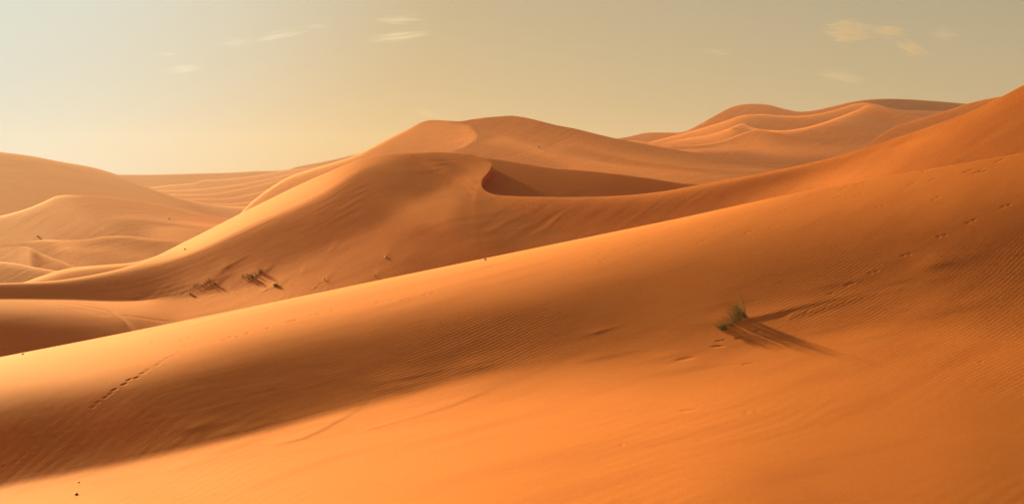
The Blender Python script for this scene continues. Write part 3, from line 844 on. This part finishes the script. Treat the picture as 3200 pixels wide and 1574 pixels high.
GB = [
 st(2020,432, (446,252),(453,222),(466,199),(490,184),(530,176)),
 st(2087,431, (429,282),(436,244),(448,218),(470,192),(520,176)),
 st(2187,430, (402,289),(409,252),(422,229),(446,199),(500,176)),
 st(2270,429, (377,289),(384,252),(398,222),(420,192),(480,176)),
 st(2319,428, (361,274),(368,229),(382,204),(405,184),(460,176)),
 st(2380,427, (357,259),(364,204),(378,184),(398,176),(450,170)),
 st(2435,426, (361,264),(368,204),(382,182),(402,175),(450,170)),
 st(2518,425, (361,270),(368,210),(382,182),(402,175),(450,170)),
 st(2601,424, (346,266),(354,214),(370,184),(394,175),(450,169)),
 st(2684,423, (323,252),(332,210),(350,182),(380,174),(440,168)),
 st(2739,422, (326,214),(334,192),(352,176),(382,170),(440,164)),
 st(2794,421, (341,192),(347,180),(360,172),(386,168),(440,162)),
 st(2877,420, (346,188),(352,176),(366,169),(390,166),(440,162)),
 st(2949,419, (348,186),(354,174),(368,168),(392,164),(440,162)),
 st(3100,418, (352,182),(358,170),(372,164),(396,162),(440,158)),
]
dune("sand_dune", "double humped dune at right just below the skyline crest", GB, M_FAR, grid=(110, 34), mesh=(360, 140), lam=0.0015, key="gb", back=(0.2, 24.0))

GA = [
 st(1880,486, (440,201),(447,194),(460,188),(480,182),(520,179)),
 st(1960,485, (428,201),(435,194),(448,188),(470,182),(520,179)),
 st(2021,484, (415,214),(422,201),(436,191),(460,182),(510,179)),
 st(2076,483, (414,201),(421,192),(435,184),(460,182),(510,179)),
 st(2137,482, (412,208),(419,194),(432,187),(455,182),(505,179)),
 st(2187,481, (388,227),(396,202),(412,192),(438,184),(495,179)),
 st(2242,480, (357,231),(366,205),(384,192),(415,184),(480,179)),
 st(2286,479, (335,227),(344,202),(364,191),(396,184),(465,179)),
 st(2325,478, (326,214),(335,197),(354,188),(386,182),(455,179)),
 st(2397,476, (327,201),(335,188),(352,182),(382,178),(445,175)),
 st(2452,474, (341,194),(348,183),(362,178),(388,175),(445,172)),
 st(2496,473, (349,194),(356,183),(369,178),(392,175),(445,172)),
 st(2546,472, (345,201),(352,188),(366,180),(390,176),(445,172)),
 st(2601,471, (333,205),(341,191),(356,182),(384,176),(440,171)),
 st(2673,470, (317,194),(325,179),(342,168),(374,163),(435,158)),
 st(2739,469, (310,171),(318,153),(335,145),(368,142),(430,140)),
 st(2822,468, (310,162),(318,142),(334,136),(366,133),(425,130)),
 st(2905,467, (315,162),(322,140),(337,132),(366,130),(425,127)),
 st(3015,466, (324,158),(331,137),(345,130),(372,127),(425,124)),
 st(3150,465, (336,156),(343,136),(356,130),(380,127),(430,124)),
]
dune("sand_dune", "farthest rounded dune on the skyline at right", GA, M_FAR, mesh=(400, 120), key="ga", back=(0.25, 30.0))

lay_along(M_FORE, "fore", (1600, 1035), (1850, 935), "ripple_turn")
lay_along(M_FORE, "fore", (2750, 1500), (2950, 1405), "floor_turn")
lay_along(M_FORE, "fore", (900, 1450), (1500, 1310), "streak_turn")
lay_along(M_MID, "mid", (700, 806), (900, 696), "streak_turn")
lay_along(M_MID, "mid", (700, 806), (900, 696), "ripple_turn")

# ground sheet beneath the dunes, out to the horizon
me = bpy.data.meshes.new("ground")
gx = np.r_[-1000, -700, -400, -200, 0, 200, 400, 700, 1000]; gy = np.r_[-300, -50, 50, 150, 300, 450, 600, 800, 1000]
V = [(x, y, 0.0) for x in gx for y in gy]
F = [(i * 9 + j, (i + 1) * 9 + j, (i + 1) * 9 + j + 1, i * 9 + j + 1) for i in range(8) for j in range(8)]
me.from_pydata(V, [], F)
me.materials.append(M_FAR)
g = bpy.data.objects.new("ground", me); scene.collection.objects.link(g)
g["kind"] = "structure"; g["label"] = "flat sand plain beneath the dunes"; g["category"] = "ground"

# ------------------------------------------------------------------ grass, shrubs and stones
def plant_material(name, c1, c2, thin=False):
    m = bpy.data.materials.new(name); m.use_nodes = True
    N, K = m.node_tree.nodes, m.node_tree.links
    b = N["Principled BSDF"]; b.inputs["Roughness"].default_value = 0.7
    b.inputs["Specular IOR Level"].default_value = 0.2
    tc = N.new("ShaderNodeTexCoord"); n = N.new("ShaderNodeTexNoise"); n.inputs["Scale"].default_value = 9.0
    cr = N.new("ShaderNodeValToRGB"); cr.color_ramp.elements[0].position = 0.35; cr.color_ramp.elements[1].position = 0.68
    cr.color_ramp.elements[0].color = (*c1, 1); cr.color_ramp.elements[1].color = (*c2, 1)
    K.new(tc.outputs["Object"], n.inputs["Vector"]); K.new(n.outputs[0], cr.inputs[0]); K.new(cr.outputs[0], b.inputs["Base Color"])
    if thin:
        tr = N.new("ShaderNodeBsdfTranslucent"); mx = N.new("ShaderNodeMixShader"); mx.inputs[0].default_value = 0.45
        K.new(cr.outputs[0], tr.inputs[0]); K.new(b.outputs[0], mx.inputs[1]); K.new(tr.outputs[0], mx.inputs[2])
        K.new(mx.outputs[0], N["Material Output"].inputs[0])
    return m
M_GREEN = plant_material("green_blades", (0.15, 0.12, 0.024), (0.27, 0.20, 0.05), True)
M_DRY = plant_material("dry_blades", (0.22, 0.13, 0.045), (0.34, 0.21, 0.08), True)
M_WOOD = plant_material("woody_base", (0.06, 0.030, 0.012), (0.12, 0.06, 0.022))
M_STONE = plant_material("dark_stone", (0.14, 0.07, 0.04), (0.22, 0.12, 0.07))
M_PALE = plant_material("pale_stone", (0.42, 0.36, 0.28), (0.55, 0.48, 0.38))

def mesh_child(name, V, F, mat, parent):
    me = bpy.data.meshes.new(name); me.from_pydata(V, [], F); me.materials.append(mat)
    for p in me.polygons: p.use_smooth = True
    o = bpy.data.objects.new(name, me); scene.collection.objects.link(o)
    o.parent = parent
    return o

def blades(rnd, n, spots, h, lean, spread, width, curve):
    """n curved, tapering grass blades (three-sided) growing from spots (x, y, z, share of height)"""
    V, F = [], []
    for _ in range(n):
        sx_, sy_, sz_, k = rnd.choice(spots)
        x = sx_ + rnd.gauss(0, 0.05 * h); y = sy_ + rnd.gauss(0, 0.05 * h); z = sz_ - 0.03
        ln = h * k * rnd.uniform(0.55, 1.05)
        az = rnd.uniform(0, 2 * math.pi)
        t0 = abs(rnd.gauss(0, spread))
        d = np.array([math.sin(t0) * math.cos(az) + lean[0] * 0.55, math.sin(t0) * math.sin(az) + lean[1] * 0.55, 1.0])
        d /= np.linalg.norm(d)
        bend = np.array([lean[0] + 0.5 * math.cos(az), lean[1] + 0.5 * math.sin(az), -0.35]) * curve * rnd.uniform(0.4, 1.3)
        p = np.array([x, y, z]); segs = 6
        side = np.cross(d, [rnd.uniform(-1, 1), rnd.uniform(-1, 1), 0.1]); side /= np.linalg.norm(side) + 1e-9
        third = np.cross(d, side)
        rings = []
        for s_ in range(segs + 1):
            w = width * (1 - (s_ / segs) ** 1.5) * 0.5 + 0.0006
            i0 = len(V)
            V += [tuple(p + side * w), tuple(p - side * w), tuple(p + third * w * 0.6)]
            rings.append(i0)
            p = p + d * ln / segs
            d = d + bend / segs; d /= np.linalg.norm(d)
        for a_, b_ in zip(rings[:-1], rings[1:]):
            for q in range(3):
                F.append((a_ + q, a_ + (q + 1) % 3, b_ + (q + 1) % 3, b_ + q))
    return V, F

def lump(rnd, rx, ry, rz, n=12, m=8, rough=0.25):
    V, F = [], []
    ph = [rnd.uniform(0, 6.28) for _ in range(6)]
    for i in range(m + 1):
        a = math.pi * i / m
        for j in range(n):
            b = 2 * math.pi * j / n
            k = 1 + rough * (math.sin(2 * b + ph[0]) * math.sin(a + ph[1]) + 0.6 * math.sin(3 * b + ph[2] + 2 * a) + 0.4 * math.sin(5 * b + ph[3] - 3 * a))
            V.append((rx * k * math.sin(a) * math.cos(b), ry * k * math.sin(a) * math.sin(b), rz * k * math.cos(a)))
    for i in range(m):
        for j in range(n):
            F.append((i * n + j, (i + 1) * n + j, (i + 1) * n + (j + 1) % n, i * n + (j + 1) % n))
    return V, F

def thing(name, label, cat, loc, group=None):
    o = bpy.data.objects.new(name, None); scene.collection.objects.link(o)
    o.location = loc; o.empty_display_size = 0.2
    o["label"] = label; o["category"] = cat
    if group: o["group"] = group
    return o

def tuft(label, key, px, py, h, n, lean=(-0.5, 0.0), spread=0.35, width=0.014, curve=0.9, spots=None, dry=0.35, seed=1, base=None, group=None, name="grass_tuft"):
    rnd = random.Random(seed)
    o = hit(key, px, py)
    t = thing(name, label, "grass", tuple(o), group)
    sp = []
    for (x, y, k) in (spots or [(px, py, 1.0)]):
        q = hit(key, x, y) - o
        sp.append((q[0], q[1], q[2], k))
    V, F = blades(rnd, int(n * (1 - dry)), sp, h, lean, spread, width, curve)
    mesh_child("green_blades", V, F, M_GREEN, t)["kind"] = "stuff"
    V, F = blades(rnd, max(4, int(n * dry)), sp, h * 0.8, lean, spread * 1.4, width * 0.9, curve * 1.2)
    mesh_child("dry_blades", V, F, M_DRY, t)["kind"] = "stuff"
    if base:
        for q in sp:
            V, F = lump(rnd, base, base * 0.8, base * 0.55, 10, 6, 0.3)
            mesh_child("woody_base", V, F, M_WOOD, t).location = q[:3]
    return t

GR_V = "grass clumps in the valley below the central dune"
tuft("large green grass tuft leaning left at the foot of the foreground dune", "fore", 2310, 1004, 0.84, 260, lean=(-0.80, -0.05), spread=0.46,
     width=0.012, curve=0.85, spots=[(2322,994,1.0),(2328,992,1.05),(2316,998,1.0),(2310,1004,0.85),(2300,1010,0.75),(2288,1018,0.7),(2276,1024,0.55),(2268,1028,0.5),(2260,1031,0.5)], dry=0.55, seed=3)
tuft("bushiest green clump on the tallest hummock of the valley", "mid", 785, 872, 0.30, 110, spread=0.6, width=0.022, curve=0.6,
     spots=[(781,874,1),(786,871,1.1),(791,868,0.9)], dry=0.25, seed=5, base=0.04, group=GR_V)
tuft("tall thin grass on the right end of the tallest valley hummock", "mid", 816, 853, 0.36, 50, spread=0.35, width=0.018, curve=0.4,
     spots=[(812,855,0.9),(816,853,1.1),(820,852,1.0),(802,860,0.6)], dry=0.4, seed=6, base=0.02, group=GR_V)
tuft("sparse grass on the small hummock just behind the tallest one", "mid", 761, 866, 0.26, 40, spread=0.4, width=0.018, curve=0.5,
     spots=[(758,868,1.0),(763,864,1.0),(772,858,0.6)], dry=0.5, seed=7, base=0.02, group=GR_V)
tuft("low grass spread along the long hummock at the left of the valley", "mid", 648, 882, 0.26, 60, spread=0.5, width=0.018, curve=0.6,
     spots=[(640,887,0.8),(647,882,1.1),(653,879,1.0),(632,893,0.6)], dry=0.45, seed=8, base=0.02, group=GR_V)
tuft("thin grass on the leftmost hummock of the valley", "mid", 612, 891, 0.19, 30, spread=0.5, width=0.016, curve=0.5,
     spots=[(606,895,0.8),(612,891,1.0),(618,888,0.7)], dry=0.6, seed=9, group=GR_V)
tuft("short upright grass on the hummock nearest the lit valley floor at left", "mid", 674, 889, 0.24, 44, spread=0.35, width=0.017, curve=0.4,
     spots=[(670,890,1.0),(676,889,1.0),(660,893,0.6)], dry=0.5, seed=10, base=0.02, group=GR_V)
tuft("compact dark shrub on the bright valley floor throwing a slanting shadow", "mid", 861, 894, 0.22, 90, spread=0.75, width=0.022, curve=0.4,
     spots=[(858,895,0.9),(862,893,1.1),(866,893,0.8)], dry=0.1, seed=11, base=0.06, group=GR_V, name="desert_shrub")
tuft("thin sprig of grass standing alone at the right of the valley", "mid", 1015, 876, 0.19, 22, spread=0.4, width=0.014, curve=0.4, dry=0.4, seed=12, base=0.02, group=GR_V)
tuft("wispy twiggy plant just above the bright crest, farthest right in the valley", "mid", 1173, 864, 0.26, 18, spread=0.5, width=0.014, curve=0.3, dry=0.6, seed=13, group=GR_V)
tuft("tiny sprig on the small hummock between the valley clumps and the central slope", "mid", 1205, 804, 0.09, 12, spread=0.6, width=0.02, curve=0.3, dry=0.3, seed=14, base=0.07, group=GR_V)
GR_F = "small shrubs far out on the pale dunes"
tuft("tiny dark shrub on the pale tan dune at the left edge", "leftm", 120, 741, 0.42, 70, spread=0.8, width=0.04, curve=0.3, dry=0.3, seed=15, base=0.08, group=GR_F, name="desert_shrub")
tuft("tiny dark shrub on the pale slope right of the sharp lit edge", "leftm", 528, 686, 0.36, 70, spread=0.8, width=0.04, curve=0.3, dry=0.3, seed=16, base=0.08, group=GR_F, name="desert_shrub")
tuft("speck of a shrub on the brown hill behind the central dune", "hill", 1687, 461, 0.36, 40, spread=0.9, width=0.06, curve=0.2, dry=0.1, seed=17, base=0.08, group=GR_F, name="desert_shrub")

def stone(label, key, px, py, rx, ry, rz, mat, seed):
    o = hit(key, px, py); rnd = random.Random(seed)
    V, F = lump(rnd, rx, ry, rz, 14, 9, 0.16)
    me = bpy.data.meshes.new("stone"); me.from_pydata(V, [], F); me.materials.append(mat)
    for p in me.polygons: p.use_smooth = True
    s_ = bpy.data.objects.new("stone", me); scene.collection.objects.link(s_)
    s_.location = (o[0], o[1], o[2] + rz * 0.35); s_.rotation_euler = (0, 0, rnd.uniform(0, 3))
    s_["label"] = label; s_["category"] = "stone"
stone("dark flat stone on the bright sand at the bottom left corner", "fore", 240, 1544, 0.06, 0.04, 0.03, M_STONE, 1)
stone("tiny pale pebble above the dark stone at bottom left", "fore", 245, 1507, 0.028, 0.022, 0.02, M_PALE, 2)
stone("small dark stone on the bright strip of the central dune's left flank", "mid", 579, 779, 0.08, 0.06, 0.05, M_STONE, 3)
stone("pale pebble at the left foot of the valley hummocks", "mid", 594, 918, 0.10, 0.08, 0.07, M_PALE, 4)
stone("pale pebble resting on the foreground crest below the central slope", "fore", 1515, 812, 0.05, 0.04, 0.04, M_PALE, 5)
stone("small clod on the foreground crest at far left", "fore", 72, 1108, 0.05, 0.04, 0.03, M_PALE, 6)

# ------------------------------------------------------------------ clouds
def cloud_material(name, colour, density, scale, cut, sharp):
    m = bpy.data.materials.new(name); m.use_nodes = True
    N, K = m.node_tree.nodes, m.node_tree.links
    N.clear()
    out = N.new("ShaderNodeOutputMaterial"); v = N.new("ShaderNodeVolumePrincipled")
    v.inputs["Color"].default_value = (*colour, 1); v.inputs["Anisotropy"].default_value = 0.3
    tc = N.new("ShaderNodeTexCoord")
    mp = N.new("ShaderNodeMapping"); mp.inputs["Scale"].default_value = (0.55, 1.0, 1.7)
    no = N.new("ShaderNodeTexNoise"); no.inputs["Scale"].default_value = scale; no.inputs["Detail"].default_value = 5; no.inputs["Roughness"].default_value = 0.68; no.inputs["Distortion"].default_value = 1.2
    oi = N.new("ShaderNodeObjectInfo"); ofs = N.new("ShaderNodeVectorMath"); ofs.operation = 'ADD'
    K.new(tc.outputs["Object"], mp.inputs["Vector"]); K.new(mp.outputs[0], ofs.inputs[0]); K.new(oi.outputs["Location"], ofs.inputs[1])
    K.new(ofs.outputs[0], no.inputs["Vector"])
    ln = N.new("ShaderNodeVectorMath"); ln.operation = 'LENGTH'; K.new(tc.outputs["Object"], ln.inputs[0])
    fo = N.new("ShaderNodeMapRange"); fo.inputs[1].default_value = 0.1; fo.inputs[2].default_value = 1.0; fo.inputs[3].default_value = 0.25; fo.inputs[4].default_value = -0.85
    K.new(ln.outputs["Value"], fo.inputs[0])
    nr_ = N.new("ShaderNodeMapRange"); nr_.clamp = False
    nr_.inputs[1].default_value = 0.30; nr_.inputs[2].default_value = 0.70
    K.new(no.outputs[0], nr_.inputs[0])
    ad = N.new("ShaderNodeMath"); ad.operation = 'ADD'; K.new(nr_.outputs[0], ad.inputs[0]); K.new(fo.outputs[0], ad.inputs[1])
    mr = N.new("ShaderNodeMapRange"); mr.interpolation_type = 'SMOOTHSTEP'
    mr.inputs[1].default_value = cut; mr.inputs[2].default_value = cut + sharp; mr.inputs[3].default_value = 0; mr.inputs[4].default_value = density
    K.new(ad.outputs[0], mr.inputs[0]); K.new(mr.outputs[0], v.inputs["Density"])
    K.new(v.outputs[0], out.inputs["Volume"])
    return m
M_CIRRUS = cloud_material("thin_cloud", (1.0, 0.93, 1.0), 0.0040, 1.9, 0.22, 0.70)
M_PUFF = cloud_material("small_cloud", (0.44, 0.31, 0.25), 0.036, 1.7, 0.15, 0.55)
M_FAINT = cloud_material("faint_cloud", (0.50, 0.40, 0.34), 0.008, 1.8, 0.20, 0.60)

def cloud(label, px, py, w, h, mat, roll=0.0, D=3600.0, seed=1, lobes=None, group=None):
    """a lumpy body of cloud, w x h picture pixels across, D metres away"""
    rnd = random.Random(seed)
    V, F = lump(rnd, 1, 1, 1, 40, 24, 0.09)
    me = bpy.data.meshes.new("cloud"); me.from_pydata(V, [], F); me.materials.append(mat)
    o = bpy.data.objects.new("cloud", me); scene.collection.objects.link(o)
    o.location = tuple(at(px, py, np.array(D)))
    k = D / FPX * 0.5
    o.scale = (w * k * 1.25, max(w * 0.35, h) * k, h * k * 1.6)
    o.rotation_euler = (0, math.radians(roll), 0)
    o["label"] = label; o["category"] = "cloud"
    if group: o["group"] = group
    return o
CG1 = "thin pale clouds over the left and middle"
CG2 = "small tan clouds over the right"
cloud("bright thick left end of the long pale streak cloud", 735, 132, 200, 42, M_CIRRUS, -4, seed=1, group=CG1)
cloud("rising middle of the long pale streak cloud", 870, 112, 280, 34, M_CIRRUS, -12, seed=2, group=CG1)
cloud("small upper right tip of the long pale streak cloud", 990, 83, 120, 20, M_CIRRUS, -3, seed=3, group=CG1)
cloud("upper of the two pale clouds above the main peak", 1250, 60, 250, 44, M_CIRRUS, 0, seed=4, group=CG1)
cloud("lower of the two pale clouds above the main peak", 1245, 116, 320, 44, M_CIRRUS, -6, seed=5, group=CG1)
cloud("faint pale cloud low in the bright left sky", 570, 216, 190, 40, M_CIRRUS, -3, seed=6, group=CG1)
cloud("fainter wisp just above the low left cloud", 525, 170, 110, 18, M_CIRRUS, 0, seed=7, group=CG1)
cloud("largest tan cloud at right, its broad left part", 2650, 100, 200, 76, M_PUFF, 4, seed=8, group=CG2)
cloud("tapering right part of the largest tan cloud", 2780, 98, 170, 46, M_PUFF, 3, seed=9, group=CG2)
cloud("tan cloud nearest the right edge", 2955, 108, 160, 54, M_FAINT, 4, seed=10, group=CG2)
cloud("tan cloud hanging below the largest one and slanting down to the right", 2852, 150, 140, 52, M_PUFF, 22, seed=11, group=CG2)
cloud("small faint tan cloud left of the largest one", 2235, 162, 170, 30, M_FAINT, 4, seed=12, group=CG2)
cloud("faint tan patch of cloud below the largest one", 2630, 240, 220, 56, M_FAINT, 8, seed=13, group=CG2)
cloud("faint wisp of cloud just above the top of the brown hill", 1335, 358, 150, 38, M_FAINT, 10, seed=14, group=CG2)


# ------------------------------------------------------------------ haze
def haze():
    me = bpy.data.meshes.new("haze")
    x0, x1, y0, y1, z0, z1 = -1050, 1050, -350, 1030, -1.5, 42.5
    V = [(x, y, z) for x in (x0, x1) for y in (y0, y1) for z in (z0, z1)]
    F = [(0, 1, 3, 2), (4, 6, 7, 5), (0, 4, 5, 1), (2, 3, 7, 6), (0, 2, 6, 4), (1, 5, 7, 3)]
    me.from_pydata(V, [], F)
    m = bpy.data.materials.new("haze"); m.use_nodes = True
    n = m.node_tree.nodes; n.clear()
    o = n.new("ShaderNodeOutputMaterial"); v = n.new("ShaderNodeVolumePrincipled")
    v.inputs["Color"].default_value = (0.84, 0.74, 0.80, 1)
    v.inputs["Density"].default_value = 0.00016
    v.inputs["Anisotropy"].default_value = 0.1
    m.node_tree.links.new(v.outputs[0], o.inputs["Volume"])
    me.materials.append(m)
    ob = bpy.data.objects.new("haze", me); scene.collection.objects.link(ob)
    ob["kind"] = "stuff"; ob["label"] = "warm dusty air over the dunes"; ob["category"] = "haze"
haze()
